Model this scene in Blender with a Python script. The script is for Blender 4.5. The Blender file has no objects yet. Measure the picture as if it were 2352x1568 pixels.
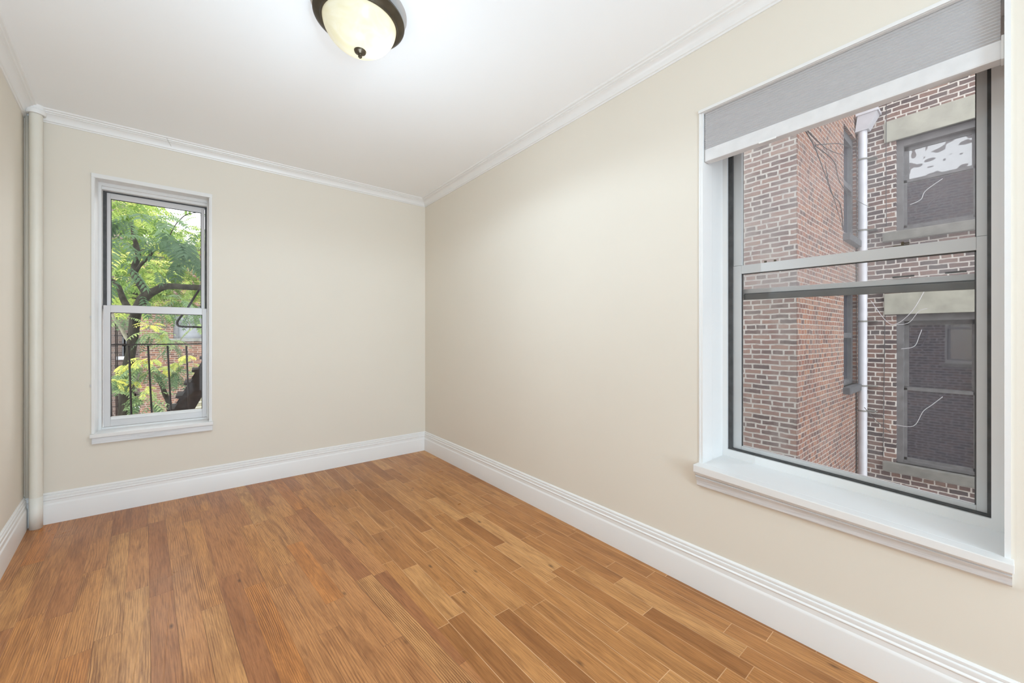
import bpy, bmesh, math, random
from mathutils import Vector, Matrix
random.seed(7)
C = bpy.context.scene
COL = C.collection
PI = math.pi
# ---------------------------------------------------------------- camera, world, lights, exposure
CAM = Vector((-1.858, -3.821, 1.2)); YAW = math.radians(38.48); FPX = 896.0; CYPX = 773.0
cd = bpy.data.cameras.new('camera'); cam = bpy.data.objects.new('camera', cd); COL.objects.link(cam)
cam.location = CAM; cam.rotation_euler = (PI/2, 0, -YAW)
cd.sensor_width = 36; cd.lens = 36*FPX/2352; cd.shift_y = (CYPX-784)/2352; cd.clip_start = 0.02; cd.clip_end = 200
C.camera = cam
C.view_settings.view_transform = 'Standard'; C.view_settings.look = 'None'
C.view_settings.exposure = 1.18; C.view_settings.gamma = 1.0; C.view_settings.use_curve_mapping = False
try:
    C.cycles.use_denoising = True
    C.cycles.max_bounces = 14; C.cycles.diffuse_bounces = 8; C.cycles.transparent_max_bounces = 16
except Exception: pass
w = bpy.data.worlds.new('sky'); C.world = w; w.use_nodes = True
bgn = w.node_tree.nodes['Background']; bgn.inputs[0].default_value = (0.93, 0.97, 1.0, 1); bgn.inputs[1].default_value = 1.65

def area(name, loc, rot, sx, sy, power, col):
    l = bpy.data.lights.new(name, 'AREA'); l.shape = 'RECTANGLE'; l.size = sx; l.size_y = sy; l.energy = power; l.color = col
    o = bpy.data.objects.new(name, l); COL.objects.link(o); o.location = loc; o.rotation_euler = rot; return o
# added fill light behind the camera, standing in for daylight through the opening
area('opening_fill', (-1.4, -7.02, 1.2), (PI/2+math.radians(6), 0, 0), 0.8, 2.1, 33, (0.57, 0.80, 1.0))
# added fill light low behind the viewpoint, aimed up to bounce off the ceiling
up_fill = area('bounce_fill', (-1.45, -5.9, 0.4), (math.radians(180-40), 0, math.radians(14)), 0.5, 0.5, 8, (0.58, 0.80, 1.0))
up_fill.data.spread = math.radians(74)   # narrow cone keeps it off the right wall

# ---------------------------------------------------------------- ray helpers (photograph pixel -> point on a plane)
FW = Vector((math.sin(YAW), math.cos(YAW), 0)); RT = Vector((math.cos(YAW), -math.sin(YAW), 0))
def ray(px, py): return FW + RT*((px-1176)/FPX) + Vector((0, 0, (CYPX-py)/FPX))
def atX(px, py, X): r = ray(px, py); return CAM + r*((X-CAM.x)/r.x)
def atY(px, py, Y): r = ray(px, py); return CAM + r*((Y-CAM.y)/r.y)

# ---------------------------------------------------------------- materials
def nt_new(name):
    m = bpy.data.materials.new(name); m.use_nodes = True; t = m.node_tree
    return m, t, t.nodes['Principled BSDF']
def N(t, typ, **k):
    n = t.nodes.new(typ)
    for a, b in k.items(): setattr(n, a, b)
    return n
def math_(t, op, a, b=None, c=None):
    n = N(t, 'ShaderNodeMath', operation=op)
    for i, v in enumerate((a, b, c)):
        if v is None: continue
        if isinstance(v, (int, float)): n.inputs[i].default_value = v
        else: t.links.new(v, n.inputs[i])
    return n.outputs[0]
def ramp(t, fac, stops, interp='LINEAR'):
    n = N(t, 'ShaderNodeValToRGB'); n.color_ramp.interpolation = interp
    e = n.color_ramp.elements
    e[0].position = stops[0][0]; e[0].color = (*stops[0][1], 1)
    e[1].position = stops[-1][0]; e[1].color = (*stops[-1][1], 1)
    for p, c in stops[1:-1]:
        x = e.new(p); x.color = (*c, 1)
    t.links.new(fac, n.inputs[0]); return n.outputs[0]
def mixc(t, fac, a, b, mode='MIX'):
    n = N(t, 'ShaderNodeMix', data_type='RGBA', blend_type=mode)
    for s, v in ((n.inputs[0], fac), (n.inputs[6], a), (n.inputs[7], b)):
        if isinstance(v, (int, float)): s.default_value = v
        elif isinstance(v, tuple): s.default_value = (*v[:3], 1)
        else: t.links.new(v, s)
    return n.outputs[2]
def noise(t, vec, scale, detail=3, rough=0.5, dist=0.0):
    n = N(t, 'ShaderNodeTexNoise'); n.inputs['Scale'].default_value = scale; n.inputs['Detail'].default_value = detail
    n.inputs['Roughness'].default_value = rough; n.inputs['Distortion'].default_value = dist
    if vec is not None: t.links.new(vec, n.inputs['Vector'])
    return n.outputs[0]
def bump(t, b, h, strength, dist=0.002):
    n = N(t, 'ShaderNodeBump'); n.inputs['Strength'].default_value = strength; n.inputs['Distance'].default_value = dist
    t.links.new(h, n.inputs['Height']); t.links.new(n.outputs[0], b.inputs['Normal'])
def pos(t): return N(t, 'ShaderNodeNewGeometry').outputs['Position']
def scaled(t, v, s):
    n = N(t, 'ShaderNodeMapping'); n.inputs['Scale'].default_value = s; t.links.new(v, n.inputs['Vector']); return n.outputs[0]

def plain(name, col, rough=0.5, metal=0.0, var=0.0, bstr=0.0, scale=8.0, spec=0.5):
    m, t, b = nt_new(name)
    b.inputs['Roughness'].default_value = rough; b.inputs['Metallic'].default_value = metal
    b.inputs['Specular IOR Level'].default_value = spec
    p = pos(t); n = noise(t, p, scale, 4)
    if var:
        lo = tuple(max(0, c*(1-var)) for c in col); hi = tuple(min(1, c*(1+var)) for c in col)
        t.links.new(ramp(t, n, [(0.3, lo), (0.7, hi)]), b.inputs['Base Color'])
    else: b.inputs['Base Color'].default_value = (*col, 1)
    if bstr: bump(t, b, noise(t, p, scale*6, 3), bstr)
    return m
M = {}
M['wall'] = plain('cream_wall_paint', (0.755, 0.705, 0.62), 0.6, var=0.012, bstr=0.08, scale=1.2, spec=0.3)
M['ceiling'] = plain('white_ceiling_paint', (0.93, 0.95, 0.965), 0.7, var=0.008, bstr=0.05, scale=1.5, spec=0.2)
M['trim'] = plain('white_gloss_trim', (0.83, 0.825, 0.815), 0.35, var=0.01, scale=3)
M['white'] = plain('white_window_paint', (0.78, 0.775, 0.765), 0.35, var=0.01, scale=4)
M['pipe'] = plain('painted_pipe', (0.76, 0.73, 0.65), 0.4, var=0.03, bstr=0.15, scale=6)
M['alu'] = plain('grey_aluminium', (0.56, 0.565, 0.565), 0.45, metal=0.1, var=0.03, scale=5)
M['sash'] = plain('white_aluminium', (0.63, 0.61, 0.605), 0.35, metal=0.1, var=0.02, scale=5)
M['dark'] = plain('dark_rail', (0.055, 0.055, 0.055), 0.5, var=0.3, scale=25)
M['bronze'] = plain('bronze_metal', (0.07, 0.055, 0.035), 0.38, metal=0.55, var=0.2, scale=18)
M['iron'] = plain('black_painted_iron', (0.014, 0.010, 0.009), 0.8, spec=0.2, var=0.5, bstr=0.4, scale=30)
M['brownstone'] = plain('pale_stone', (0.40, 0.40, 0.34), 0.85, var=0.18, bstr=0.5, scale=5)
M['greystone'] = plain('grey_stone', (0.21, 0.21, 0.19), 0.85, var=0.25, bstr=0.6, scale=7)
M['oldwood'] = plain('weathered_frame', (0.15, 0.15, 0.155), 0.7, var=0.25, bstr=0.4, scale=9)
M['darkframe'] = plain('dark_frame', (0.10, 0.105, 0.115), 0.6, var=0.25, scale=9)
M['zinc'] = plain('pale_zinc', (0.62, 0.63, 0.68), 0.5, metal=0.1, var=0.08, scale=7)
M['cable'] = plain('black_cable', (0.05, 0.05, 0.055), 0.6)
M['palecable'] = plain('pale_cable', (0.62, 0.62, 0.65), 0.6)
M['ground'] = plain('yard_ground', (0.16, 0.15, 0.12), 0.95, var=0.3, bstr=0.5, scale=2)
M['greypanel'] = plain('grey_panel', (0.26, 0.27, 0.29), 0.5, var=0.08)
M['sill_old'] = None

# old painted sill front: streaky strokes
m, t, b = nt_new('streaky_white_paint'); p = pos(t)
s = noise(t, scaled(t, p, (3, 3, 90)), 1.5, 5, 0.6, 0.6)
t.links.new(ramp(t, s, [(0.3, (0.60, 0.61, 0.62)), (0.62, (0.76, 0.77, 0.79))]), b.inputs['Base Color'])
b.inputs['Roughness'].default_value = 0.45; bump(t, b, s, 0.5, 0.003); M['sill_old'] = m

# blind fabric
m, t, b = nt_new('cellular_fabric'); b.inputs['Base Color'].default_value = (0.70, 0.685, 0.695, 1); b.inputs['Roughness'].default_value = 0.9
b.inputs['Specular IOR Level'].default_value = 0.1
n = noise(t, pos(t), 400, 2); bump(t, b, n, 0.15, 0.0005)
tr = N(t, 'ShaderNodeBsdfTranslucent'); tr.inputs[0].default_value = (0.62, 0.60, 0.61, 1)
mx = N(t, 'ShaderNodeMixShader'); mx.inputs[0].default_value = 0.3
t.links.new(b.outputs[0], mx.inputs[1]); t.links.new(tr.outputs[0], mx.inputs[2]); t.links.new(mx.outputs[0], t.nodes['Material Output'].inputs[0])
M['fabric'] = m

# lamp glass, lit by the bulbs inside it
m, t, b = nt_new('frosted_lamp_glass')
sw = noise(t, scaled(t, pos(t), (1, 1, 2)), 9, 3, 0.5, 1.5)
colr = ramp(t, sw, [(0.3, (0.87, 0.83, 0.62)), (0.7, (0.93, 0.91, 0.77))])
tr = N(t, 'ShaderNodeBsdfTranslucent'); t.links.new(colr, tr.inputs[0])
t.links.new(colr, b.inputs['Base Color']); b.inputs['Roughness'].default_value = 0.25
t.links.new(colr, b.inputs['Emission Color']); b.inputs['Emission Strength'].default_value = 0.05
mx = N(t, 'ShaderNodeMixShader'); mx.inputs[0].default_value = 0.45
t.links.new(b.outputs[0], mx.inputs[1]); t.links.new(tr.outputs[0], mx.inputs[2]); t.links.new(mx.outputs[0], t.nodes['Material Output'].inputs[0])
M['lampglass'] = m

def glass(name, haze, hazecol=(0.8, 0.82, 0.86), refl=0.9):
    m, t, b = nt_new(name)
    tp = N(t, 'ShaderNodeBsdfTransparent'); gl = N(t, 'ShaderNodeBsdfGlossy'); gl.inputs['Roughness'].default_value = 0.02
    gl.inputs[0].default_value = (refl, refl, refl, 1)
    fr = N(t, 'ShaderNodeFresnel'); fr.inputs[0].default_value = 1.25
    m1 = N(t, 'ShaderNodeMixShader'); t.links.new(fr.outputs[0], m1.inputs[0])
    t.links.new(tp.outputs[0], m1.inputs[1]); t.links.new(gl.outputs[0], m1.inputs[2])
    out = m1.outputs[0]
    if haze:
        df = N(t, 'ShaderNodeBsdfTranslucent'); df.inputs[0].default_value = (*hazecol, 1)
        m2 = N(t, 'ShaderNodeMixShader')
        t.links.new(ramp(t, noise(t, pos(t), 5, 4), [(0.3, (haze*0.7,)*3), (0.7, (haze*1.3,)*3)]), m2.inputs[0])
        t.links.new(out, m2.inputs[1]); t.links.new(df.outputs[0], m2.inputs[2]); out = m2.outputs[0]
    t.links.new(out, t.nodes['Material Output'].inputs[0]); return m
M['glass'] = glass('clear_glass', 0)
M['hazeglass'] = glass('hazy_glass', 0.13)  # uneven whitish veil mixed into the pane
M['hazeglass2'] = glass('lightly_hazy_glass', 0.05)
m, t, b = nt_new('dark_room_glass'); b.inputs['Base Color'].default_value = (0.030, 0.032, 0.052, 1); b.inputs['Roughness'].default_value = 0.03
b.inputs['IOR'].default_value = 2.2; b.inputs['Specular IOR Level'].default_value = 0.6
bump(t, b, noise(t, pos(t), 1.1, 1), 0.06, 0.02); M['darkglass'] = m
m, t, b = nt_new('old_wavy_glass'); b.inputs['Base Color'].default_value = (0.16, 0.17, 0.19, 1); b.inputs['Roughness'].default_value = 0.04
b.inputs['IOR'].default_value = 2.0; b.inputs['Specular IOR Level'].default_value = 0.8
bump(t, b, noise(t, pos(t), 2.3, 2), 1.0, 0.05); M['wavyglass'] = m

def brick(name, axis, stops, mortar, bw=0.21, rh=0.067, ms=0.011, wash=0.0, washcol=(0.5, 0.48, 0.43), grime=0.0, zoneR=None):
    m, t, b = nt_new(name); b.inputs['Roughness'].default_value = 0.9; b.inputs['Specular IOR Level'].default_value = 0.15
    p = pos(t); sp = N(t, 'ShaderNodeSeparateXYZ'); t.links.new(p, sp.inputs[0])
    wob = noise(t, p, 7, 4, 0.6)
    cb = N(t, 'ShaderNodeCombineXYZ')
    t.links.new(math_(t, 'ADD', sp.outputs['Y' if axis == 'X' else 'X'], math_(t, 'MULTIPLY', wob, 0.035)), cb.inputs[0])
    t.links.new(math_(t, 'ADD', math_(t, 'ADD', sp.outputs['Z'], 20.0), math_(t, 'MULTIPLY', wob, 0.026)), cb.inputs[1])
    br = N(t, 'ShaderNodeTexBrick'); br.offset = 0.5; br.squash = 0.6; br.squash_frequency = 5
    br.inputs['Scale'].default_value = 1.0; br.inputs['Brick Width'].default_value = bw; br.inputs['Row Height'].default_value = rh
    br.inputs['Mortar Size'].default_value = ms; br.inputs['Mortar Smooth'].default_value = 0.25; br.inputs['Bias'].default_value = 0.0
    br.inputs['Color1'].default_value = (0, 0, 0, 1); br.inputs['Color2'].default_value = (1, 1, 1, 1); br.inputs['Mortar'].default_value = (0.5, 0.5, 0.5, 1)
    t.links.new(cb.outputs[0], br.inputs['Vector'])
    fine = noise(t, p, 38, 4, 0.65)
    v = math_(t, 'ADD', math_(t, 'MULTIPLY', br.outputs[0], 0.75), math_(t, 'MULTIPLY', math_(t, 'SUBTRACT', fine, 0.3), 0.6))
    c = ramp(t, v, stops)
    mort = mixc(t, noise(t, p, 12, 4), tuple(x*0.62 for x in mortar), mortar)
    f = math_(t, 'MULTIPLY', br.outputs[1], ramp(t, noise(t, p, 14, 4, 0.7), [(0.25, (0.35,)*3), (0.5, (1,)*3)]))
    c = mixc(t, f, c, mort)
    if wash:
        g = ramp(t, noise(t, scaled(t, p, (1, 1, 0.6)), 1.1, 6, 0.68), [(0.45, (0, 0, 0)), (0.72, (1, 1, 1))])
        c = mixc(t, math_(t, 'MULTIPLY', g, wash), c, washcol)
    if grime:
        g = ramp(t, noise(t, p, 0.7, 5, 0.6), [(0.42, (0, 0, 0)), (0.7, (1, 1, 1))])
        c = mixc(t, math_(t, 'MULTIPLY', g, grime), c, (0.11, 0.10, 0.10))
    t.links.new(c, b.inputs['Base Color'])
    h = math_(t, 'ADD', math_(t, 'MULTIPLY', math_(t, 'SUBTRACT', 1.0, br.outputs[1]), 0.7), math_(t, 'MULTIPLY', fine, 0.5))
    bump(t, b, h, 0.6, 0.008)
    return m
brown = [(0.0, (0.11, 0.09, 0.09)), (0.3, (0.22, 0.16, 0.15)), (0.6, (0.31, 0.20, 0.175)), (1.0, (0.44, 0.29, 0.23))]
red = [(0.0, (0.08, 0.06, 0.065)), (0.3, (0.19, 0.095, 0.075)), (0.6, (0.29, 0.125, 0.085)), (1.0, (0.38, 0.20, 0.12))]
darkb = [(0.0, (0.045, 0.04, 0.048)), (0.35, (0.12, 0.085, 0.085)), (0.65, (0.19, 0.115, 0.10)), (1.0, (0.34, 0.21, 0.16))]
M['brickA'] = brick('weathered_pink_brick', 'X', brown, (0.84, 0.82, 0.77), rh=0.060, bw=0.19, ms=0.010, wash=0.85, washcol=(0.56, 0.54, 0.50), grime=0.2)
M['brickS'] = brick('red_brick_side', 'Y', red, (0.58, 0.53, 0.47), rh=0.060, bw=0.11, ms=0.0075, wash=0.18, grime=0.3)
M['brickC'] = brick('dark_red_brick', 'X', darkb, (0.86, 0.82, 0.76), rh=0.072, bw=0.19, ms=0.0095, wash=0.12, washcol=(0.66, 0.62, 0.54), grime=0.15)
M['brickR'] = brick('red_brick_yard', 'Y', [(0.0, (0.06, 0.04, 0.04)), (0.3, (0.15, 0.075, 0.055)), (0.6, (0.22, 0.10, 0.065)), (1.0, (0.30, 0.15, 0.09))], (0.42, 0.36, 0.30), rh=0.068, bw=0.23, ms=0.009, wash=0.12, grime=0.2)
M['brickRL'] = brick('shaded_brown_brick_yard', 'Y', [(0.0, (0.06, 0.05, 0.05)), (0.5, (0.16, 0.11, 0.095)), (1.0, (0.24, 0.17, 0.14))], (0.28, 0.25, 0.22), rh=0.068, bw=0.23, ms=0.009, grime=0.45)  # dark brown brick, with the shade of this farther face put into its colour
M['brickO'] = brick('own_house_brick', 'X', darkb, (0.75, 0.72, 0.68), rh=0.067, bw=0.21)

# floor: narrow oak strips, an older strongly grained field on the left, a newer one with pale seams on the right
def floor_mat():
    m, t, b = nt_new('oak_strip_floor')
    p = pos(t); sp = N(t, 'ShaderNodeSeparateXYZ'); t.links.new(p, sp.inputs[0]); X, Y = sp.outputs[0], sp.outputs[1]
    def field(ang, x0, wdt, length, stops, seed, grain_dark, grain_amt, cath, warpamp, seamcol, seamw, seam_amt):
        ca, sa = math.cos(ang), math.sin(ang)
        xs = math_(t, 'ADD', X, -x0)
        u = math_(t, 'ADD', math_(t, 'MULTIPLY', xs, ca), math_(t, 'MULTIPLY', Y, sa))
        v = math_(t, 'SUBTRACT', math_(t, 'MULTIPLY', Y, ca), math_(t, 'MULTIPLY', xs, sa))
        ur = math_(t, 'DIVIDE', u, wdt); row = math_(t, 'FLOOR', ur); uf = math_(t, 'FRACT', ur)
        wn = N(t, 'ShaderNodeTexWhiteNoise', noise_dimensions='1D'); t.links.new(math_(t, 'ADD', row, seed), wn.inputs['W'])
        rr = wn.outputs['Value']
        lr = math_(t, 'MULTIPLY', math_(t, 'ADD', 0.65, math_(t, 'MULTIPLY', rr, 0.8)), length)
        vr = math_(t, 'ADD', math_(t, 'DIVIDE', v, lr), math_(t, 'MULTIPLY', rr, 37.3)); cell = math_(t, 'FLOOR', vr); vf = math_(t, 'FRACT', vr)
        cmb = N(t, 'ShaderNodeCombineXYZ'); t.links.new(row, cmb.inputs[0]); t.links.new(cell, cmb.inputs[1]); cmb.inputs[2].default_value = seed
        w2 = N(t, 'ShaderNodeTexWhiteNoise', noise_dimensions='3D'); t.links.new(cmb.outputs[0], w2.inputs['Vector'])
        r1 = w2.outputs['Value']
        sc = N(t, 'ShaderNodeSeparateColor'); t.links.new(w2.outputs['Color'], sc.inputs[0]); r2, r3 = sc.outputs[0], sc.outputs[1]
        base = ramp(t, r1, stops)
        # grain coordinates, shifted per strip
        g = N(t, 'ShaderNodeCombineXYZ')
        t.links.new(math_(t, 'ADD', u, math_(t, 'MULTIPLY', r2, 7.0)), g.inputs[0]); t.links.new(math_(t, 'ADD', v, math_(t, 'MULTIPLY', r3, 11.0)), g.inputs[1])
        t.links.new(math_(t, 'MULTIPLY', r1, 5.0), g.inputs[2])
        gv = g.outputs[0]
        warp = noise(t, scaled(t, gv, (9, 2.2, 1)), 1.0, 3, 0.5)
        # cathedral lines: bands across the strip, bent by the warp
        ph = math_(t, 'ADD', math_(t, 'MULTIPLY', u, math_(t, 'MULTIPLY', math_(t, 'ADD', 0.7, r1), cath)), math_(t, 'MULTIPLY', warp, math_(t, 'ADD', 5.0, math_(t, 'MULTIPLY', r3, warpamp))))
        band = math_(t, 'ADD', math_(t, 'MULTIPLY', math_(t, 'SINE', ph), 0.5), 0.5)
        band = math_(t, 'POWER', band, 3.0)
        msk = ramp(t, noise(t, scaled(t, gv, (11, 1.3, 1)), 1.0, 3, 0.55), [(0.38, (0.08,)*3), (0.62, (1,)*3)])
        amt = math_(t, 'MULTIPLY', math_(t, 'MULTIPLY', ramp(t, r2, [(0.1, (0.25,)*3), (0.8, (1,)*3)]), msk), grain_amt)
        fib = noise(t, scaled(t, gv, (260, 9, 1)), 1.0, 4, 0.6)
        c = mixc(t, math_(t, 'MULTIPLY', band, amt), base, grain_dark)
        c = mixc(t, math_(t, 'MULTIPLY', ramp(t, fib, [(0.45, (0,)*3), (0.66, (1,)*3)]), 0.5), c, tuple(x*0.72 for x in grain_dark))
        # soft darker clouds and small knots
        cl = ramp(t, noise(t, scaled(t, gv, (20, 2.4, 1)), 1.0, 4, 0.62, 0.8), [(0.46, (0,)*3), (0.72, (1,)*3)])
        c = mixc(t, math_(t, 'MULTIPLY', cl, 0.62), c, tuple(x*0.9 for x in grain_dark))
        vo = N(t, 'ShaderNodeTexVoronoi'); vo.inputs['Scale'].default_value = 1.0; t.links.new(scaled(t, gv, (7, 2.7, 1)), vo.inputs['Vector'])
        kn = ramp(t, vo.outputs['Distance'], [(0.018, (1,)*3), (0.07, (0,)*3)])
        c = mixc(t, math_(t, 'MULTIPLY', kn, 0.8), c, (0.07, 0.035, 0.02))
        # seams
        e = math_(t, 'MULTIPLY', math_(t, 'MINIMUM', uf, math_(t, 'SUBTRACT', 1.0, uf)), wdt)
        e2 = math_(t, 'MULTIPLY', math_(t, 'MINIMUM', vf, math_(t, 'SUBTRACT', 1.0, vf)), lr)
        mr = lambda x: ramp(t, math_(t, 'DIVIDE', x, seamw), [(0.5, (1,)*3), (1.0, (0,)*3)])
        sm = math_(t, 'MAXIMUM', mr(e), mr(e2))
        wn3 = ramp(t, noise(t, scaled(t, gv, (1, 1.6, 1)), 1.0, 2), [(0.35, (0.15,)*3), (0.6, (1,)*3)])
        c = mixc(t, math_(t, 'MULTIPLY', math_(t, 'MULTIPLY', sm, wn3), seam_amt), c, seamcol)
        return c, sm, math_(t, 'MULTIPLY', band, amt)
    L = [(0.0, (0.42, 0.20, 0.092)), (0.2, (0.50, 0.25, 0.112)), (0.42, (0.57, 0.305, 0.135)), (0.62, (0.61, 0.33, 0.145)), (0.8, (0.66, 0.40, 0.18)), (0.93, (0.62, 0.275, 0.085)), (1.0, (0.72, 0.45, 0.215))]
    Rr = [(0.0, (0.36, 0.17, 0.062)), (0.25, (0.48, 0.245, 0.095)), (0.55, (0.54, 0.285, 0.112)), (0.90, (0.585, 0.325, 0.135)), (1.0, (0.70, 0.43, 0.20))]
    cl, sl, bl = field(math.radians(4.8), -1.175, 0.082, 0.95, L, 3.0, (0.20, 0.08, 0.036), 0.95, 560.0, 30.0, (0.12, 0.055, 0.03), 0.0013, 0.7)
    cr, sr, brr = field(math.radians(0.9), -1.165, 0.083, 0.62, Rr, 11.0, (0.23, 0.10, 0.034), 0.34, 330.0, 26.0, (0.80, 0.58, 0.38), 0.0019, 0.75)
    # right field lies right of the joint line x = -1.17 - 0.03*y
    side = math_(t, 'ADD', X, math_(t, 'ADD', 1.17, math_(t, 'MULTIPLY', Y, 0.03)))
    zone = math_(t, 'GREATER_THAN', side, 0.0)
    c = mixc(t, zone, cl, cr)
    c = mixc(t, 1.0, c, (0.98, 0.84, 0.70), 'MULTIPLY')
    t.links.new(c, b.inputs['Base Color'])
    ro = ramp(t, noise(t, p, 3, 4), [(0.3, (0.27,)*3), (0.7, (0.40,)*3)])
    t.links.new(ro, b.inputs['Roughness']); b.inputs['Specular IOR Level'].default_value = 0.3
    h = math_(t, 'SUBTRACT', math_(t, 'MULTIPLY', noise(t, scaled(t, p, (140, 25, 1)), 1, 3), 0.3), math_(t, 'MAXIMUM', sl, sr))
    bump(t, b, h, 0.35, 0.0012)
    return m
M['floor'] = floor_mat()

def leafmat(name, stops, trans=0.45):
    m, t, b = nt_new(name); b.inputs['Roughness'].default_value = 0.6; b.inputs['Specular IOR Level'].default_value = 0.22
    a = N(t, 'ShaderNodeAttribute'); a.attribute_name = 'tone'
    c = ramp(t, a.outputs['Fac'], stops); t.links.new(c, b.inputs['Base Color'])
    tr = N(t, 'ShaderNodeBsdfTranslucent'); t.links.new(c, tr.inputs[0])
    mx = N(t, 'ShaderNodeMixShader'); mx.inputs[0].default_value = trans
    t.links.new(b.outputs[0], mx.inputs[1]); t.links.new(tr.outputs[0], mx.inputs[2]); t.links.new(mx.outputs[0], t.nodes['Material Output'].inputs[0])
    return m
M['leaf'] = leafmat('compound_leaves', [(0.0, (0.055, 0.10, 0.05)), (0.25, (0.15, 0.23, 0.12)), (0.5, (0.30, 0.40, 0.17)), (0.75, (0.46, 0.52, 0.15)), (1.0, (0.74, 0.70, 0.17))])
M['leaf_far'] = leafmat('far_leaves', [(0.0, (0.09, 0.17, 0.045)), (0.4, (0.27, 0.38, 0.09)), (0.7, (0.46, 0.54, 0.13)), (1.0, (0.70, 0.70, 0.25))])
m, t, b = nt_new('tree_bark'); p = pos(t)
n1 = noise(t, scaled(t, p, (14, 14, 4)), 1.5, 5, 0.65)
t.links.new(ramp(t, n1, [(0.3, (0.010, 0.009, 0.007)), (0.7, (0.05, 0.045, 0.034))]), b.inputs['Base Color']); b.inputs['Roughness'].default_value = 0.95; b.inputs['Specular IOR Level'].default_value = 0.08
bump(t, b, n1, 0.8, 0.02); M['bark'] = m
M['palebark'] = plain('pale_bark', (0.17, 0.16, 0.11), 0.85, var=0.3, bstr=0.6, scale=10)

# ---------------------------------------------------------------- mesh helpers
def box(bm, x0, x1, y0, y1, z0, z1, bev=0.0):
    x0, x1 = sorted((x0, x1)); y0, y1 = sorted((y0, y1)); z0, z1 = sorted((z0, z1))
    vs = [bm.verts.new((x, y, z)) for x in (x0, x1) for y in (y0, y1) for z in (z0, z1)]
    fs = [bm.faces.new([vs[i] for i in q]) for q in ((0, 1, 3, 2), (4, 6, 7, 5), (0, 4, 5, 1), (2, 3, 7, 6), (0, 2, 6, 4), (1, 5, 7, 3))]
    if bev:
        es = list({e for f in fs for e in f.edges}); bmesh.ops.bevel(bm, geom=es, offset=bev, segments=2, profile=0.7, affect='EDGES')
    return vs
def boxes(*bs, bev=0.0):
    bm = bmesh.new()
    for q in bs: box(bm, *q, bev=bev)
    return bm
def tube(bm, pts, radii, seg=10, cap=True):
    pts = [Vector(p) for p in pts]
    if isinstance(radii, (int, float)): radii = [radii]*len(pts)
    rings = []; prev = None
    for i, p in enumerate(pts):
        d = (pts[min(i+1, len(pts)-1)]-pts[max(i-1, 0)]).normalized()
        if prev is None:
            a = d.orthogonal().normalized()
        else:
            a = (prev - d*prev.dot(d)); a = a.normalized() if a.length > 1e-6 else d.orthogonal().normalized()
        prev = a; bb = d.cross(a)
        rings.append([bm.verts.new(p + (a*math.cos(2*PI*k/seg)+bb*math.sin(2*PI*k/seg))*radii[i]) for k in range(seg)])
    for r0, r1 in zip(rings, rings[1:]):
        for k in range(seg): bm.faces.new((r0[k], r0[(k+1) % seg], r1[(k+1) % seg], r1[k]))
    if cap:
        bm.faces.new(rings[0][::-1]); bm.faces.new(rings[-1])
def smooth_path(pts, n=6):
    P = [Vector(p) for p in pts]; out = []
    for i in range(len(P)-1):
        a, b_, c_, d_ = P[max(i-1, 0)], P[i], P[i+1], P[min(i+2, len(P)-1)]
        for k in range(n):
            s = k/n
            out.append(0.5*((2*b_)+(-a+c_)*s+(2*a-5*b_+4*c_-d_)*s*s+(-a+3*b_-3*c_+d_)*s**3))
    out.append(P[-1]); return out
def lerp_list(v, n=6):
    out = []
    for i in range(len(v)-1):
        for k in range(n): out.append(v[i]+(v[i+1]-v[i])*k/n)
    out.append(v[-1]); return out
def lathe(bm, cx, cy, prof, seg=64):
    rings = []
    for r, z in prof:
        if r < 1e-5: rings.append([bm.verts.new((cx, cy, z))])
        else: rings.append([bm.verts.new((cx+r*math.cos(2*PI*k/seg), cy+r*math.sin(2*PI*k/seg), z)) for k in range(seg)])
    for a, b_ in zip(rings, rings[1:]):
        for k in range(seg):
            k2 = (k+1) % seg
            if len(a) == 1: bm.faces.new((a[0], b_[k2], b_[k]))
            elif len(b_) == 1: bm.faces.new((a[k], a[k2], b_[0]))
            else: bm.faces.new((a[k], a[k2], b_[k2], b_[k]))
def sweep(bm, path, prof):
    """path: list of (x, y, nx, ny) stations with the inward direction scaled for the mitre; prof: list of (out, z), closed loop"""
    rings = [[bm.verts.new((x+nx*o, y+ny*o, z)) for o, z in prof] for x, y, nx, ny in path]
    n = len(prof)
    for r0, r1 in zip(rings, rings[1:]):
        for k in range(n): bm.faces.new((r0[k], r0[(k+1) % n], r1[(k+1) % n], r1[k]))
    bm.faces.new(rings[0][::-1]); bm.faces.new(rings[-1])

def tag(o, label=None, cat=None, group=None, kind=None):
    if label: o['label'] = label
    if cat: o['category'] = cat
    if group: o['group'] = group
    if kind: o['kind'] = kind
    return o
ROOTLOC = {}
def obj(name, bm, m, parent=None, smooth=False, loc=None, fn=None):
    bmesh.ops.recalc_face_normals(bm, faces=bm.faces)
    if fn:
        for v in bm.verts: v.co = fn(v.co)
    L = Vector((0, 0, 0))
    if parent is not None: L = ROOTLOC[parent.name]
    elif loc is not None: L = Vector(loc)
    if L.length:
        for v in bm.verts: v.co -= L
    me = bpy.data.meshes.new(name); bm.to_mesh(me); bm.free()
    me.materials.append(M[m] if isinstance(m, str) else m)
    if smooth:
        for p_ in me.polygons: p_.use_smooth = True
    o = bpy.data.objects.new(name, me); COL.objects.link(o)
    if parent is not None: o.parent = parent
    else: o.location = L
    ROOTLOC[o.name] = L
    return o
def thing(name, loc, label, cat, group=None, kind=None):
    o = bpy.data.objects.new(name, None); COL.objects.link(o); o.location = loc; o.empty_display_size = 0.1
    ROOTLOC[o.name] = Vector(loc); tag(o, label, cat, group, kind); return o
def autosmooth(o, ang=40):
    for p_ in o.data.polygons: p_.use_smooth = True
    try: o.data.set_sharp_from_angle(angle=math.radians(ang))
    except Exception: pass
    return o

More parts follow.
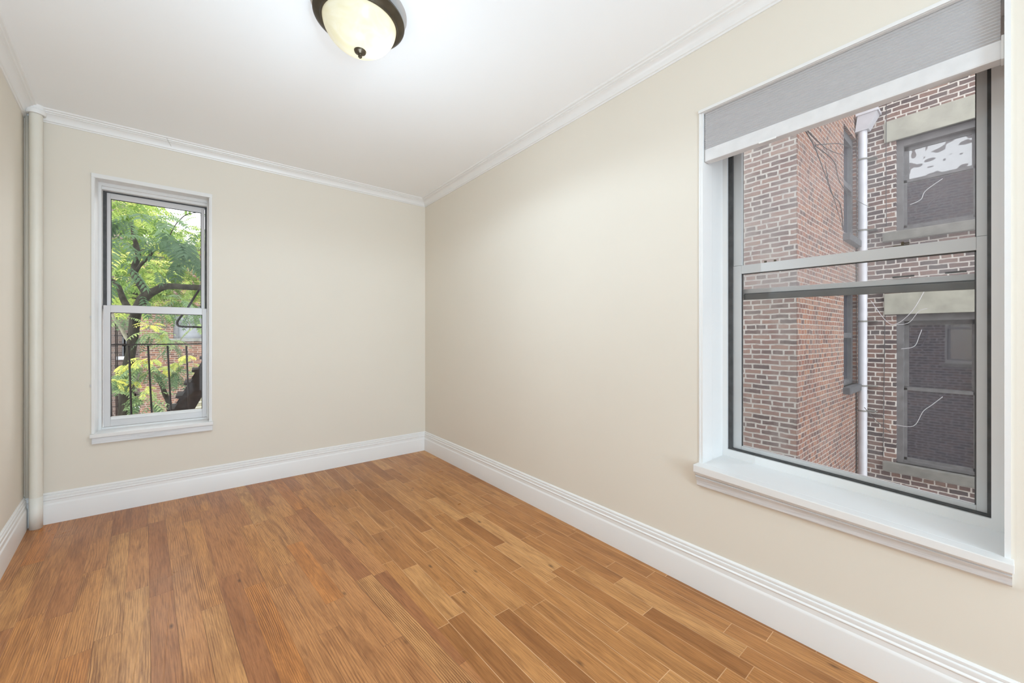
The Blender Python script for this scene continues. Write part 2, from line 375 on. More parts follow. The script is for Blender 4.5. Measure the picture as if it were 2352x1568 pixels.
# ---------------------------------------------------------------- room shell
H = 2.645; YR = -7.0; WT = 0.34
def lx(y): return -2.732 - 0.104*y        # left wall line, it closes in towards the camera
tag(obj('floor', boxes((-3.05, 0.0, YR-0.1, 0.0, -0.15, 0.0)), 'floor'), 'narrow oak strip floor with two joined fields of boards', 'floor', kind='structure')
tag(obj('ceiling', boxes((-3.05, WT, YR-0.3, WT, H, H+0.15)), 'ceiling'), 'plain white painted ceiling', 'ceiling', kind='structure')
# back wall with the small window opening
BX0, BX1, BZ0, BZ1 = -2.437, -1.803, 0.545, 2.297
tag(obj('wall_back', boxes((-3.05, BX0, 0, WT, -0.15, H), (BX1, WT, 0, WT, -0.15, H), (BX0, BX1, 0, WT, -0.15, BZ0-0.012), (BX0, BX1, 0, WT, BZ1, H)), 'wall'),
    'cream painted wall around the small garden window', 'wall', kind='structure')
RY0, RY1, RZ0, RZ1 = -3.832, -2.922, 0.575, 2.272
tag(obj('wall_right', boxes((0, WT, RY1, 0, -0.15, H), (0, WT, YR-0.3, RY0, -0.15, H), (0, WT, RY0, RY1, -0.15, RZ0-0.06), (0, WT, RY0, RY1, RZ1, H)), 'wall'),
    'cream painted wall around the large sash window', 'wall', kind='structure')
bm = bmesh.new()
vs = [bm.verts.new((x, y, z)) for z in (-0.15, H) for x, y in ((lx(0.2), 0.2), (lx(YR-0.1), YR-0.1), (lx(YR-0.1)-0.3, YR-0.1), (lx(0.2)-0.3, 0.2))]
bm.faces.new(vs[0:4]); bm.faces.new(vs[4:8])
for k in range(4): bm.faces.new((vs[k], vs[(k+1) % 4], vs[4+(k+1) % 4], vs[4+k]))
tag(obj('wall_left', bm, 'wall'), 'cream painted wall beyond the riser pipe at the left', 'wall', kind='structure')
tag(obj('wall_rear', boxes((-3.05, -1.9, YR-0.12, YR, 0, H), (-0.55, WT, YR-0.12, YR, 0, H), (-1.85, -0.55, YR-0.12, YR, 2.35, H)), 'wall'), 'cream wall with wide opening behind the viewpoint', 'wall', kind='structure')

# baseboards
def base_prof(t_=0.0):
    return [(0.0, 0.0), (0.020, 0.0), (0.020, 0.118), (0.0185, 0.124), (0.0145, 0.130), (0.0135, 0.148), (0.0165, 0.152), (0.0165, 0.155), (0.0115, 0.160), (0.0130, 0.168), (0.0120, 0.176), (0.0060, 0.179), (0.0085, 0.184), (0.0085, 0.190), (0.0040, 0.196), (0.0, 0.197)]
def crown_prof():
    z1 = H; z0 = H-0.072
    return [(0, z0), (0.006, z0), (0.008, z0+0.007), (0.014, z0+0.010), (0.017, z0+0.024), (0.026, z0+0.038), (0.040, z0+0.047), (0.044, z0+0.048), (0.044, z0+0.052), (0.054, z0+0.055), (0.056, z0+0.061), (0.066, z0+0.064), (0.070, z0+0.072), (0, z1)]
n_l = Vector((1, 0.104)).normalized()   # inward normal of the left wall
tl = 0.104
for nm, prof, mat_ in (('baseboard', base_prof(), 'trim'), ('trim', crown_prof(), 'trim')):
    for side, path in (('back', [(lx(0), 0, 1+0.0, -1), (0, 0, -1, -1)]), ('right', [(0, 0, -1, -1), (0, YR, -1, 0)]), ('left', [(lx(0), 0, 1-0.0, -1), (lx(YR), YR, 1, 0)])):
        bm = bmesh.new(); sweep(bm, path, prof)
        name = 'baseboard_'+side if nm == 'baseboard' else 'trim_'+{'back': '1', 'right': '2', 'left': '3'}[side]
        lab = ('white moulded baseboard along the %s wall' if nm == 'baseboard' else 'white crown moulding along the top of the %s wall') % side
        tag(autosmooth(obj(name, bm, mat_), 25), lab, 'baseboard' if nm == 'baseboard' else 'crown moulding', kind='structure')
# crack lines of the old plaster joint on the back crown
bm = bmesh.new(); tube(bm, [(-2.03, -0.002, 2.575), (-2.035, -0.018, 2.600), (-2.05, -0.045, 2.622), (-2.06, -0.068, 2.643)], 0.0012, 5)
tag(obj('trim_4', bm, plain('joint_line', (0.45, 0.44, 0.42), 0.8)), 'hairline joint across the crown moulding on the back wall', 'crown moulding joint', kind='structure')

# ---------------------------------------------------------------- riser pipe in the corner
PX, PY, PR = -2.672, -0.052, 0.0285
pr = thing('riser_pipe', (PX, PY, 0), 'cream painted heating riser pipe standing in the left corner from floor to ceiling', 'pipe')
bm = bmesh.new(); tube(bm, [(PX, PY, 0.0), (PX, PY, 0.196)], PR*1.02, 40); obj('pipe_base', bm, plain('pipe_base_paint', (0.79, 0.77, 0.71), 0.4), pr, True); 
bm = bmesh.new(); tube(bm, [(PX, PY, 0.196), (PX, PY, H)], PR, 40); autosmooth(obj('pipe_tube', bm, 'pipe', pr), 40)
bm = bmesh.new(); lathe(bm, PX, PY, [(0.0300, H-0.055), (0.040, H-0.055), (0.043, H-0.048), (0.043, H-0.030), (0.038, H-0.026), (0.038, H-0.004), (0.040, H), (0.0300, H)], 40)
autosmooth(obj('ceiling_collar', bm, 'trim', pr), 35)
# rounded bead added for the thin light line of the corner itself
bm = bmesh.new(); tube(bm, [(-2.716, -0.016, 0.19), (-2.716, -0.016, H-0.06)], 0.009, 16)
tag(obj('corner_bead', bm, 'wall', smooth=True, loc=(-2.716, -0.016, 0.19)), 'thin cream corner bead added in the gap between riser pipe and left wall', 'pipe')

# ---------------------------------------------------------------- window 1 (small, back wall)
w1 = thing('window_1', ((BX0+BX1)/2, 0, BZ0), 'small white double hung sash window looking onto the trees', 'window', kind='structure')
E1 = 0.004
obj('casing_bead', boxes((BX0-0.004, BX0+0.010, -0.008, 0.02, BZ0, BZ1+0.004), (BX1-0.006, BX1+0.006, -0.010, 0.02, BZ0, BZ1-0.02), (BX0-0.004, BX1+0.008, -0.010, 0.02, BZ1-0.022, BZ1+0.006), bev=0.002), 'white', w1)
obj('frame', boxes((BX0, BX0+0.012, 0.0, 0.24, BZ0, BZ1-0.012), (BX1-0.012, BX1, 0.0, 0.24, BZ0, BZ1-0.012), (BX0, BX1, 0.001, 0.239, BZ1-0.012, BZ1),
    (BX0+0.012, BX0+0.026, 0.12, 0.238, BZ0, BZ1-0.032), (BX1-0.024, BX1-0.012, 0.12, 0.238, BZ0, BZ1-0.032), (BX0+0.012, BX1-0.012, 0.119, 0.237, BZ1-0.034, BZ1-0.012),
    (BX0+0.026, BX1-0.024, 0.140, 0.236, BZ1-0.054, BZ1-0.034), (BX0+0.026, BX1-0.024, 0.141, 0.235, BZ0-0.008, BZ0+0.012)), 'white', w1)
obj('side_track', boxes((BX0+0.026, BX0+0.042, 0.178, 0.233, 1.40, 2.236), (BX1-0.036, BX1-0.024, 0.178, 0.233, 1.40, 2.236), (BX0+0.026, BX1-0.024, 0.177, 0.234, 2.236, 2.2425)), 'dark', w1)
def sash(prefix, parent, ax, a0, a1, z0, z1, d0, d1, st0, st1, rb, rt, mat_, glassm, fn=None, gasket=True):
    """ax 'Y': sash in a wall whose width runs along x"""
    def B(p0, p1, q0, q1, e0, e1): return (p0, p1, e0, e1, q0, q1) if ax == 'Y' else (e0, e1, p0, p1, q0, q1)
    s_ = obj(prefix, boxes(B(a0, a0+st0, z0, z1, d0, d1), B(a1-st1, a1, z0, z1, d0, d1), B(a0+st0, a1-st1, z0, z0+rb, d0, d1), B(a0+st0, a1-st1, z1-rt, z1, d0, d1), bev=0.002), mat_, parent, fn=fn)
    g0, g1, h0, h1 = a0+st0, a1-st1, z0+rb, z1-rt; k = 0.004
    if gasket: obj('gasket', boxes(B(g0, g0+k, h0, h1, d0+0.006, d0+0.012), B(g1-k, g1, h0, h1, d0+0.006, d0+0.012), B(g0, g1, h1-k, h1, d0+0.006, d0+0.012)), 'dark', s_, fn=fn)
    dm = (d0+d1)/2
    obj('glass_pane', boxes(B(g0-0.003, g1+0.003, h0-0.003, h1+0.003, dm-0.002, dm+0.002)), glassm, s_, fn=fn)
    return s_
sash('lower_sash', w1, 'Y', -2.406, -1.828, 0.558, 1.424, 0.150, 0.176, 0.035, 0.028, 0.068, 0.050, 'sash', 'glass')
sash('upper_sash', w1, 'Y', -2.394, -1.840, 1.385, 2.236, 0.188, 0.214, 0.020, 0.022, 0.045, 0.040, 'sash', 'glass')
obj('sash_ledge', boxes((-2.368, -1.858, 0.143, 0.150, 0.606, 0.622), bev=0.002), 'white', w1)
obj('sill', boxes((BX0-0.008, BX1+0.014, -0.035, 0.0, BZ0-0.024, BZ0), (BX0, BX1, 0.0, 0.15, BZ0-0.012, BZ0), bev=0.003), 'white', w1)
obj('apron', boxes((BX0+0.0, BX1+0.010, -0.026, 0.0, 0.478, BZ0-0.024), bev=0.004), 'sill_old', w1)
for z in (1.322, 0.86):
    obj('side_latch', boxes((BX0-0.010, BX0-0.004, -0.010, 0.0, z, z+0.018), bev=0.002), 'alu', w1)
# exterior stone sill
obj('outer_sill', boxes((BX0-0.05, BX1+0.05, 0.24, 0.42, BZ0-0.10, BZ0-0.004)), 'brownstone', w1)

# ---------------------------------------------------------------- window 2 (large, right wall); it has settled, its lower edge slopes
KZ = [(0.40, 0.024), (0.50, 0.024), (0.56, 0.054), (0.66, 0.055), (1.5, 0.017), (1.62, 0.0), (9, 0.0)]
def kz(z):
    if z <= KZ[0][0]: return KZ[0][1]
    for (a, p_), (b_, q_) in zip(KZ, KZ[1:]):
        if z <= b_: return p_+(q_-p_)*(z-a)/(b_-a)
    return 0
def settle(co): return Vector((co.x, co.y, co.z + kz(co.z)*(co.y+3.375)))
def cut(bm, n=14):
    for z in (0.50, 0.56, 0.66, 1.08, 1.5, 1.62):
        bmesh.ops.bisect_plane(bm, geom=bm.verts[:]+bm.edges[:]+bm.faces[:], plane_co=(0, 0, z), plane_no=(0, 0, 1))
    return bm
w2 = thing('window_2', (0, -3.377, RZ0), 'large grey double hung sash window facing the brick airshaft', 'window', kind='structure')
obj('casing_bead', cut(boxes((-0.003, 0.03, RY1-0.003, RY1+0.003, RZ0-0.02, RZ1), (-0.008, 0.03, RY0-0.004, RY0+0.008, RZ0-0.02, RZ1+0.01), (-0.008, 0.03, RY0-0.004, RY1+0.003, RZ1-0.011, RZ1+0.002))), 'white', w2, fn=settle)
obj('jamb_lining', cut(boxes((0.0, 0.098, RY1-0.014, RY1-0.001, RZ0-0.02, RZ1), (0.103, 0.215, RY1-0.012, RY1-0.001, RZ0-0.02, RZ1), (0.0, 0.215, RY0+0.001, RY0+0.006, RZ0-0.02, RZ1), (0.0, 0.215, RY0, RY1, RZ1-0.012, RZ1))), 'white', w2, fn=settle)
obj('frame', cut(boxes((0.215, 0.33, RY1-0.034, RY1, RZ0+0.036, RZ1-0.04), (0.215, 0.33, RY0, RY0+0.035, RZ0+0.036, RZ1-0.04), (0.216, 0.329, RY0, RY1, RZ0-0.05, RZ0+0.036), (0.216, 0.329, RY0, RY1, RZ1-0.04, RZ1))), 'white', w2, fn=settle)
obj('side_track', cut(boxes((0.228, 0.28, RY1-0.053, RY1-0.034, RZ0+0.042, RZ1-0.041), (0.228, 0.28, RY0+0.035, RY0+0.044, RZ0+0.042, RZ1-0.041), (0.227, 0.30, RY0+0.035, RY1-0.034, RZ0+0.0365, RZ0+0.044))), 'dark', w2, fn=settle)
sash('inner_sash', w2, 'X', -3.790, -2.974, RZ0+0.0445, 1.550, 0.240, 0.266, 0.026, 0.038, 0.018, 0.044, 'alu', 'hazeglass2', fn=settle)
us = sash('outer_sash', w2, 'X', -3.790, -2.956, 1.385, 2.262, 0.284, 0.310, 0.026, 0.042, 0.046, 0.05, 'alu', 'hazeglass', fn=settle)
obj('weather_rail', boxes((0.270, 0.2835, -3.765, -3.012, 1.376, 1.404), bev=0.003), plain('charcoal_rail', (0.13, 0.13, 0.125), 0.4, var=0.2), us, fn=settle)
obj('rail_gap', boxes((0.279, 0.2838, -3.765, -3.012, 1.404, 1.409)), 'dark', us, fn=settle)
obj('jamb_liner', boxes((0.241, 0.265, -3.790, -3.764, 1.551, 2.225), (0.241, 0.265, -3.012, -2.976, 1.551, 2.225)), 'alu', w2, fn=settle)
for y, l in ((-3.58, 0.030), (-3.715, 0.026)):
    obj('rail_slot', boxes((0.274, 0.2835, y-l, y+l, 1.431, 1.437)), 'dark', us)
obj('sash_lock', boxes((0.243, 0.262, -3.60, -3.555, 1.550, 1.554), (0.248, 0.258, -3.585, -3.577, 1.554, 1.566), (0.250, 0.256, -3.60, -3.577, 1.558, 1.562), bev=0.001), 'bronze', w2, fn=settle)
for y in (-3.115, -3.155):
    obj('tilt_latch', boxes((0.246, 0.256, y-0.004, y+0.004, 1.550, 1.560), bev=0.001), 'bronze', w2, fn=settle)
obj('sill', boxes((-0.050, 0.0, RY0-0.010, RY1+0.008, RZ0-0.030, RZ0), (0.0, 0.22, RY0, RY1, RZ0-0.030, RZ0), bev=0.003), 'white', w2, fn=settle)
bm = bmesh.new(); path = [(-0.0, RY1+0.004, -1, 0), (-0.0, RY0-0.006, -1, 0)]
sweep(bm, path, [(0, 0.483), (0.014, 0.483), (0.020, 0.489), (0.022, 0.500), (0.024, 0.512), (0.030, 0.520), (0.034, 0.526), (0.030, 0.530), (0.042, 0.536), (0.047, 0.545), (0.047, 0.5449), (0, 0.5449)][:10] + [(0, 0.545)])
autosmooth(obj('apron', bm, 'sill_old', w2, fn=settle), 30)
obj('outer_sill', boxes((0.33, 0.46, RY0-0.05, RY1+0.05, RZ0-0.12, RZ0-0.035)), 'brownstone', w2)

# cellular blind, hangs inside the opening
bl = thing('cellular_blind', (0.03, -3.372, RZ1-0.012), 'half raised pale grey pleated cellular blind hanging in the large window', 'blind')
BY0, BY1 = -3.820, -2.938
obj('headrail', boxes((0.048, 0.085, BY0, BY1, 2.225, 2.2595), bev=0.003), 'white', bl)
bm = bmesh.new(); zt, zb, npl = 2.2595, 2.088, 17
prev = None; ys = (BY0+0.003, BY1-0.002)
for i in range(npl*2+1):
    z = zt+(zb-zt)*i/(npl*2); xf = 0.012 + (0.0 if i % 2 else 0.0045); xb = 0.046 - (0.0 if i % 2 else 0.0055)
    cur = [bm.verts.new((xf, ys[0], z)), bm.verts.new((xf, ys[1], z)), bm.verts.new((xb, ys[1], z)), bm.verts.new((xb, ys[0], z))]
    if prev:
        for a in range(4): bm.faces.new((prev[a], prev[(a+1) % 4], cur[(a+1) % 4], cur[a]))
    else: bm.faces.new(cur)
    prev = cur
bm.faces.new(prev)
obj('pleated_fabric', bm, 'fabric', bl)
br_ = obj('bottom_rail', boxes((0.012, 0.056, BY0, BY1, 2.030, 2.088), bev=0.006), plain('blind_rail', (0.70, 0.69, 0.69), 0.5, var=0.05, scale=20), bl)
obj('end_cap', boxes((0.010, 0.058, BY0-0.004, BY0+0.002, 2.028, 2.100), bev=0.002), 'white', bl)
obj('pull_tab', boxes((0.010, 0.0125, -3.235, -3.17, 2.026, 2.034), bev=0.0008), 'white', bl)

# ---------------------------------------------------------------- ceiling light
LX, LY = -1.308, -2.045
cl_ = thing('ceiling_light', (LX, LY, H), 'round flush ceiling light with bronze rim and frosted glass bowl', 'ceiling light')
bm = bmesh.new(); lathe(bm, LX, LY, [(0.0, H), (0.158, H), (0.166, H-0.006), (0.170, H-0.016), (0.182, H-0.026), (0.189, H-0.036), (0.190, H-0.044), (0.184, H-0.050), (0.172, H-0.056), (0.163, H-0.058), (0.160, H-0.064), (0.154, H-0.064), (0.152, H-0.05), (0.150, H-0.02), (0.0, H-0.02)], 96)
autosmooth(obj('metal_rim', bm, 'bronze', cl_), 50)
bm = bmesh.new(); prof = []
R0, DZ = 0.153, 0.118
for k in range(25):
    a = PI/2*k/24; prof.append((R0*math.cos(a)**0.9 if k < 24 else 0.0, H-0.060-DZ*math.sin(a)**1.15))
prof = [(0.150, H-0.045)] + prof
lathe(bm, LX, LY, prof, 96); o = obj('glass_bowl', bm, 'lampglass', cl_, True)
zf = H-0.060-DZ
F = 1.55
bm = bmesh.new(); lathe(bm, LX, LY, [(r_*F, zf+dz*F) for r_, dz in ((0.0, 0.005), (0.012, 0.005), (0.0165, 0.0), (0.015, -0.004), (0.008, -0.007), (0.005, -0.009), (0.0062, -0.011), (0.0048, -0.013), (0.0055, -0.016), (0.0035, -0.019), (0.0, -0.020))], 32)
autosmooth(obj('finial', bm, 'bronze', cl_), 45)
for k, (dx, dy) in enumerate(((0.065, -0.01), (0.02, 0.03))):
    l = bpy.data.lights.new('bulb_glow', 'POINT'); l.energy = 0.20 if k == 0 else 0.02; l.color = (1.0, 0.93, 0.80); l.shadow_soft_size = 0.03
    o = bpy.data.objects.new('bulb_glow', l); COL.objects.link(o); o.location = (LX+dx, LY+dy, H-0.10)
# added unseen lights below the bowl, standing in for what it sends out
l = bpy.data.lights.new('bowl_fill', 'POINT'); l.energy = 7.2; l.color = (0.72, 0.87, 1.0); l.shadow_soft_size = 0.0
o = bpy.data.objects.new('bowl_fill', l); COL.objects.link(o); o.location = (LX, LY, H-0.85)
l = bpy.data.lights.new('bowl_fill_down', 'SPOT'); l.energy = 9; l.color = (0.72, 0.87, 1.0); l.shadow_soft_size = 0.0; l.spot_size = math.radians(172); l.spot_blend = 0.25
o = bpy.data.objects.new('bowl_fill_down', l); COL.objects.link(o); o.location = (LX, LY, H-0.24)

# ---------------------------------------------------------------- outside: ground, own house brick skin
tag(obj('yard_ground', boxes((-14, 16, WT+0.3, 26, -6.3, -6.0), (0.9, 16, -14, WT+0.3, -6.3, -6.0)), 'ground'), 'bare yard ground far below the windows', 'ground', kind='structure')
obj_skin = obj('brick_facade', boxes((WT+0.001, WT+0.11, RY1, 0.4, -6, 5.2), (WT+0.001, WT+0.11, -9, RY0, -6, 5.2), (WT+0.001, WT+0.11, RY0, RY1, -6, RZ0-0.12), (WT+0.001, WT+0.11, RY0, RY1, RZ1, 5.2)), 'brickO', loc=(WT, -3.4, -6))
tag(obj_skin, 'outer brick skin of the own house around the large window', 'facade', kind='structure')

# neighbour across the airshaft: a wing that stands forward and a recessed wall with two sash windows
XA, XC, YC = 3.41, 6.38, -2.37
nb = thing('brick_building', (XC, YC, -6), 'weathered brick building across the airshaft with a forward wing and recessed windows', 'building')
ZT = 6.6
A0, A1 = atX(2062, 400, XC).y, -3.95     # recessed windows run from y=A0 towards -y
wy0, wy1 = -3.68, atX(2058, 400, XC).y    # right and left limits (seen from the room)
wz = {'up': (atX(2075, 530, XC).z, atX(2075, 318, XC).z), 'low': (atX(2060, 1062, XC).z, atX(2060, 722, XC).z)}
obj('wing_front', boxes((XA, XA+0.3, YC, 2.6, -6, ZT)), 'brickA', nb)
sx0, sx1 = XA+0.0, XC+0.3
# side wall of the wing (faces -y) with a tall narrow window per floor
def sxz(px, py):
    return atY(px, py, YC)
n0, n1 = sxz(1938, 400).x, sxz(1966, 400).x
nz = [(sxz(1950, 545).z, sxz(1950, 300).z), (sxz(1950, 885).z, sxz(1950, 655).z)]
cells = [(sx0+0.3, n0, YC-0.0, YC+0.3, -6, ZT), (n1, sx1, YC, YC+0.3, -6, ZT), (n0, n1, YC, YC+0.3, nz[0][1], ZT), (n0, n1, YC, YC+0.3, nz[1][1], nz[0][0]), (n0, n1, YC, YC+0.3, -6, nz[1][0])]
bm = boxes(*cells); box(bm, sx0, sx0+0.3, YC-0.004, YC, -6, ZT)
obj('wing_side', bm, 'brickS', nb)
for z0, z1 in nz:
    f_ = obj('side_window', boxes((n0, n0+0.10, YC+0.04, YC+0.12, z0, z1), (n1-0.10, n1, YC+0.04, YC+0.12, z0, z1), (n0+0.1, n1-0.1, YC+0.04, YC+0.12, z1-0.12, z1), (n0+0.1, n1-0.1, YC+0.03, YC+0.10, (z0+z1)/2-0.04, (z0+z1)/2+0.04), (n0+0.1, n1-0.1, YC+0.04, YC+0.12, z0, z0+0.08)), 'darkframe', nb)
    obj('glass_pane', boxes((n0+0.1, n1-0.1, YC+0.09, YC+0.10, z0, z1)), 'darkglass', f_)
    obj('window_sill', boxes((n0-0.05, n1+0.05, YC-0.08, YC+0.05, z0-0.10, z0), bev=0.01), 'darkframe', nb)
ztp = 6.6
cells = [(XC, XC+0.3, wy1, YC+0.3, -6, ztp), (XC, XC+0.3, -15, wy0, -6, ztp), (XC, XC+0.3, wy0, wy1, wz['up'][1], ztp), (XC, XC+0.3, wy0, wy1, wz['low'][1], wz['up'][0]), (XC, XC+0.3, wy0, wy1, -6, wz['low'][0])]
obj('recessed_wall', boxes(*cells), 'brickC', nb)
for k in ('up', 'low'):
    z0, z1 = wz[k]
    obj('lintel', boxes((XC-0.03, XC+0.2, wy0-0.15, wy1+0.13, z1, z1+0.32), bev=0.01), 'brownstone', nb)
    obj('window_sill', boxes((XC-0.09, XC+0.15, wy0-0.15, wy1+0.14, z0-0.14, z0), bev=0.015), 'greystone', nb)
    f_ = obj('window_frame', boxes((XC+0.05, XC+0.18, wy1-0.075, wy1, z0, z1), (XC+0.05, XC+0.18, wy0, wy0+0.075, z0, z1), (XC+0.05, XC+0.18, wy0+0.075, wy1-0.075, z1-0.10, z1), (XC+0.05, XC+0.18, wy0+0.075, wy1-0.075, z0, z0+0.05),
        bev=0.006), 'oldwood', nb)
    a0, a1 = wy0+0.075, wy1-0.075; zm = (z0+z1)/2 + (0.06 if k == 'up' else 0.0)
    obj('upper_sash', boxes((XC+0.13, XC+0.17, a1-0.05, a1, zm, z1-0.1), (XC+0.13, XC+0.17, a0, a0+0.05, zm, z1-0.1), (XC+0.13, XC+0.17, a0, a1, z1-0.16, z1-0.1), (XC+0.13, XC+0.17, a0, a1, zm-0.02, zm+0.03)), 'oldwood', f_)
    obj('lower_sash', boxes((XC+0.08, XC+0.12, a1-0.035, a1, z0+0.05, zm+0.02), (XC+0.08, XC+0.12, a0, a0+0.035, z0+0.05, zm+0.02), (XC+0.08, XC+0.12, a0, a1, zm-0.02, zm+0.025), (XC+0.08, XC+0.12, a0, a1, z0+0.05, z0+0.09)), 'oldwood', f_)
    obj('upper_pane', boxes((XC+0.145, XC+0.150, a0+0.05, a1-0.05, zm+0.03, z1-0.16)), 'wavyglass' if k == 'up' else 'darkglass', f_)
    obj('lower_pane', boxes((XC+0.095, XC+0.100, a0+0.03, a1-0.03, z0+0.085, zm-0.02)), 'darkglass', f_)

# rain pipe in the inner corner with collector box and straps
dpp = atX(1982, 700, XC-0.1)
dsx, dsy = XC-0.12, dpp.y
ds = thing('rain_pipe', (dsx, dsy, -6), 'pale zinc rain pipe with hopper head in the corner of the brick building', 'rain pipe')
zh = atX(1985, 300, XC-0.1).z
bm = bmesh.new(); tube(bm, [(dsx, dsy, -6), (dsx, dsy, zh)], 0.055, 20); autosmooth(obj('pipe_tube', bm, 'zinc', ds), 40)
bm = bmesh.new(); tube(bm, [(dsx+0.06, dsy+0.10, -6), (dsx+0.06, dsy+0.10, ZT)], 0.022, 10); obj('waste_pipe', bm, 'darkframe', ds, True)
bm = bmesh.new()
bot = [bm.verts.new((dsx+a*0.07, dsy+b_*0.08, zh-0.02)) for a, b_ in ((-1, -1), (1, -1), (1, 1), (-1, 1))]
top = [bm.verts.new((dsx+a*0.12, dsy+b_*0.11-0.07, zh+0.20)) for a, b_ in ((-1, -1), (1, -1), (1, 1), (-1, 1))]
bm.faces.new(bot[::-1]); bm.faces.new(top)
for k in range(4): bm.faces.new((bot[k], bot[(k+1) % 4], top[(k+1) % 4], top[k]))
box(bm, dsx-0.13, dsx+0.13, dsy-0.20, dsy+0.06, zh+0.20, zh+0.24)
obj('hopper_head', bm, 'zinc', ds)
for py in (368, 530, 738, 885, 942):
    z = atX(1982, py, XC-0.1).z
    bm = bmesh.new(); tube(bm, [(dsx, dsy, z-0.012), (dsx, dsy, z+0.012)], 0.061, 20); box(bm, dsx-0.01, XC+0.02, dsy-0.16, dsy-0.05, z-0.004, z+0.004)
    obj('strap', bm, 'greystone', ds)

def cable(name, pts, r, mat_, label, group=None, cat='cable', X=None):
    P = [atX(px, py, x) for px, py, x in pts]
    bm = bmesh.new(); tube(bm, smooth_path(P, 6), r, 6)
    o = obj(name, bm, mat_, smooth=True, loc=P[0]); tag(o, label, cat, group); return o
cable('hanging_cable', [(2034, 640, XC-0.015), (2031, 850, XC-0.015), (2028, 1050, XC-0.015)], 0.0042, 'cable', 'thin black cable running straight down the brick beside the lower window')
cable('hanging_cable', [(2036, 190, XC-0.04), (2035, 400, XC-0.04), (2036, 520, XC-0.04)], 0.0042, 'cable', 'thin black cable running down the brick beside the upper window')
cable('loose_wire', [(2000, 690, XC-0.4), (2045, 744, XC-0.35), (2090, 720, XC-0.35), (2125, 665, XC-0.3)], 0.0038, 'palecable', 'pale loose wire curving across the top of the lower window', cat='wire')
cable('loose_wire', [(2045, 745, XC-0.3), (2085, 742, XC-0.3), (2110, 715, XC-0.3), (2130, 708, XC-0.3)], 0.0038, 'palecable', 'short pale wire drooping at the corner of the lower window', cat='wire')
cable('loose_wire', [(2055, 975, XC-0.25), (2098, 978, XC-0.25), (2120, 945, XC-0.25), (2140, 930, XC-0.25), (2165, 911, XC-0.25)], 0.0038, 'palecable', 'pale wire curling up over the dark lower pane', cat='wire')
cable('loose_wire', [(2070, 801, XC-0.25), (2100, 795, XC-0.25), (2112, 770, XC-0.25), (2117, 757, XC-0.25)], 0.0038, 'palecable', 'pale wire hooked over the dark upper pane of the lower window', cat='wire')
cable('loose_wire', [(2090, 470, XC-0.25), (2115, 458, XC-0.25), (2126, 438, XC-0.25), (2165, 410, XC-0.25)], 0.0038, 'palecable', 'pale wire curling over the middle of the upper window', cat='wire')
cable('dark_wire', [(1985, 935, XC-0.3), (2012, 965, XC-0.2), (2045, 992, XC-0.1)], 0.0045, 'cable', 'dark wire slanting from the rain pipe to the lower window frame', cat='wire')
# bare vine twigs on the wing
tw = thing('bare_vine', (XA+0.6, YC-0.12, 2.6), 'leafless vine twigs climbing beside the tall narrow window', 'vine')
for pts in ([(1850, 300), (1872, 340), (1895, 400), (1915, 455), (1937, 528)], [(1872, 335), (1915, 370), (1930, 420), (1968, 460), (2010, 480)], [(1872, 333), (1930, 330), (1966, 345)], [(1937, 528), (1930, 470), (1908, 440), (1896, 380)], [(1845, 290), (1876, 322), (1905, 345), (1950, 360)]):
    P = []
    for i, (px, py) in enumerate(pts): P.append(atY(px, py, YC-0.10-0.03*i))
    bm = bmesh.new(); tube(bm, smooth_path(P, 5), lerp_list([0.0060-0.0009*i for i in range(len(P))], 5), 6); obj('twig', bm, 'cable', tw, True)

# ---------------------------------------------------------------- outside the small window
# brick house across the yard
YB = 13.0
xb = lambda px, Y=YB: atY(px, 800, Y).x
zb_ = lambda py, px=390, Y=YB: atY(px, py, Y).z
yb = thing('yard_house', (xb(390), YB, -6), 'red and brown brick house across the yard behind the tree', 'building')
xs = xb(321)
gw0, gw1, gz0, gz1 = xb(398), xb(470), zb_(777), zb_(700)
obj('red_wall', boxes((xs, gw0, YB, YB+0.3, -6, 4.1), (gw0, gw1, YB, YB+0.3, -6, gz0), (gw0, gw1, YB, YB+0.3, gz1, 4.1), (gw1, 6, YB, YB+0.3, -6, 4.1)), 'brickR', yb)
obj('brown_wall', boxes((-14, xs, YB+0.6, YB+0.9, -6, 5.6), (xs, xs+0.25, YB+0.3, YB+0.9, -6, 4.1)), 'brickRL', yb)
obj('roof_cornice', boxes((xs-0.1, 6.1, YB-0.3, YB+0.6, 4.1, 4.3)), 'brownstone', yb)
f_ = obj('window', boxes((gw0, gw0+0.12, YB+0.03, YB+0.15, gz0, gz1), (gw1-0.12, gw1, YB+0.03, YB+0.15, gz0, gz1), (gw0, gw1, YB+0.03, YB+0.15, gz1-0.12, gz1), (gw0+0.12, gw1-0.1, YB+0.05, YB+0.12, gz0+0.5, gz0+0.58)), 'oldwood', yb)
obj('glass_pane', boxes((gw0+0.1, gw1-0.1, YB+0.1, YB+0.12, gz0, gz1)), 'greypanel', f_)
obj('window_sill', boxes((gw0-0.1, gw1+0.1, YB-0.08, YB+0.05, gz0-0.10, gz0)), 'greystone', yb)
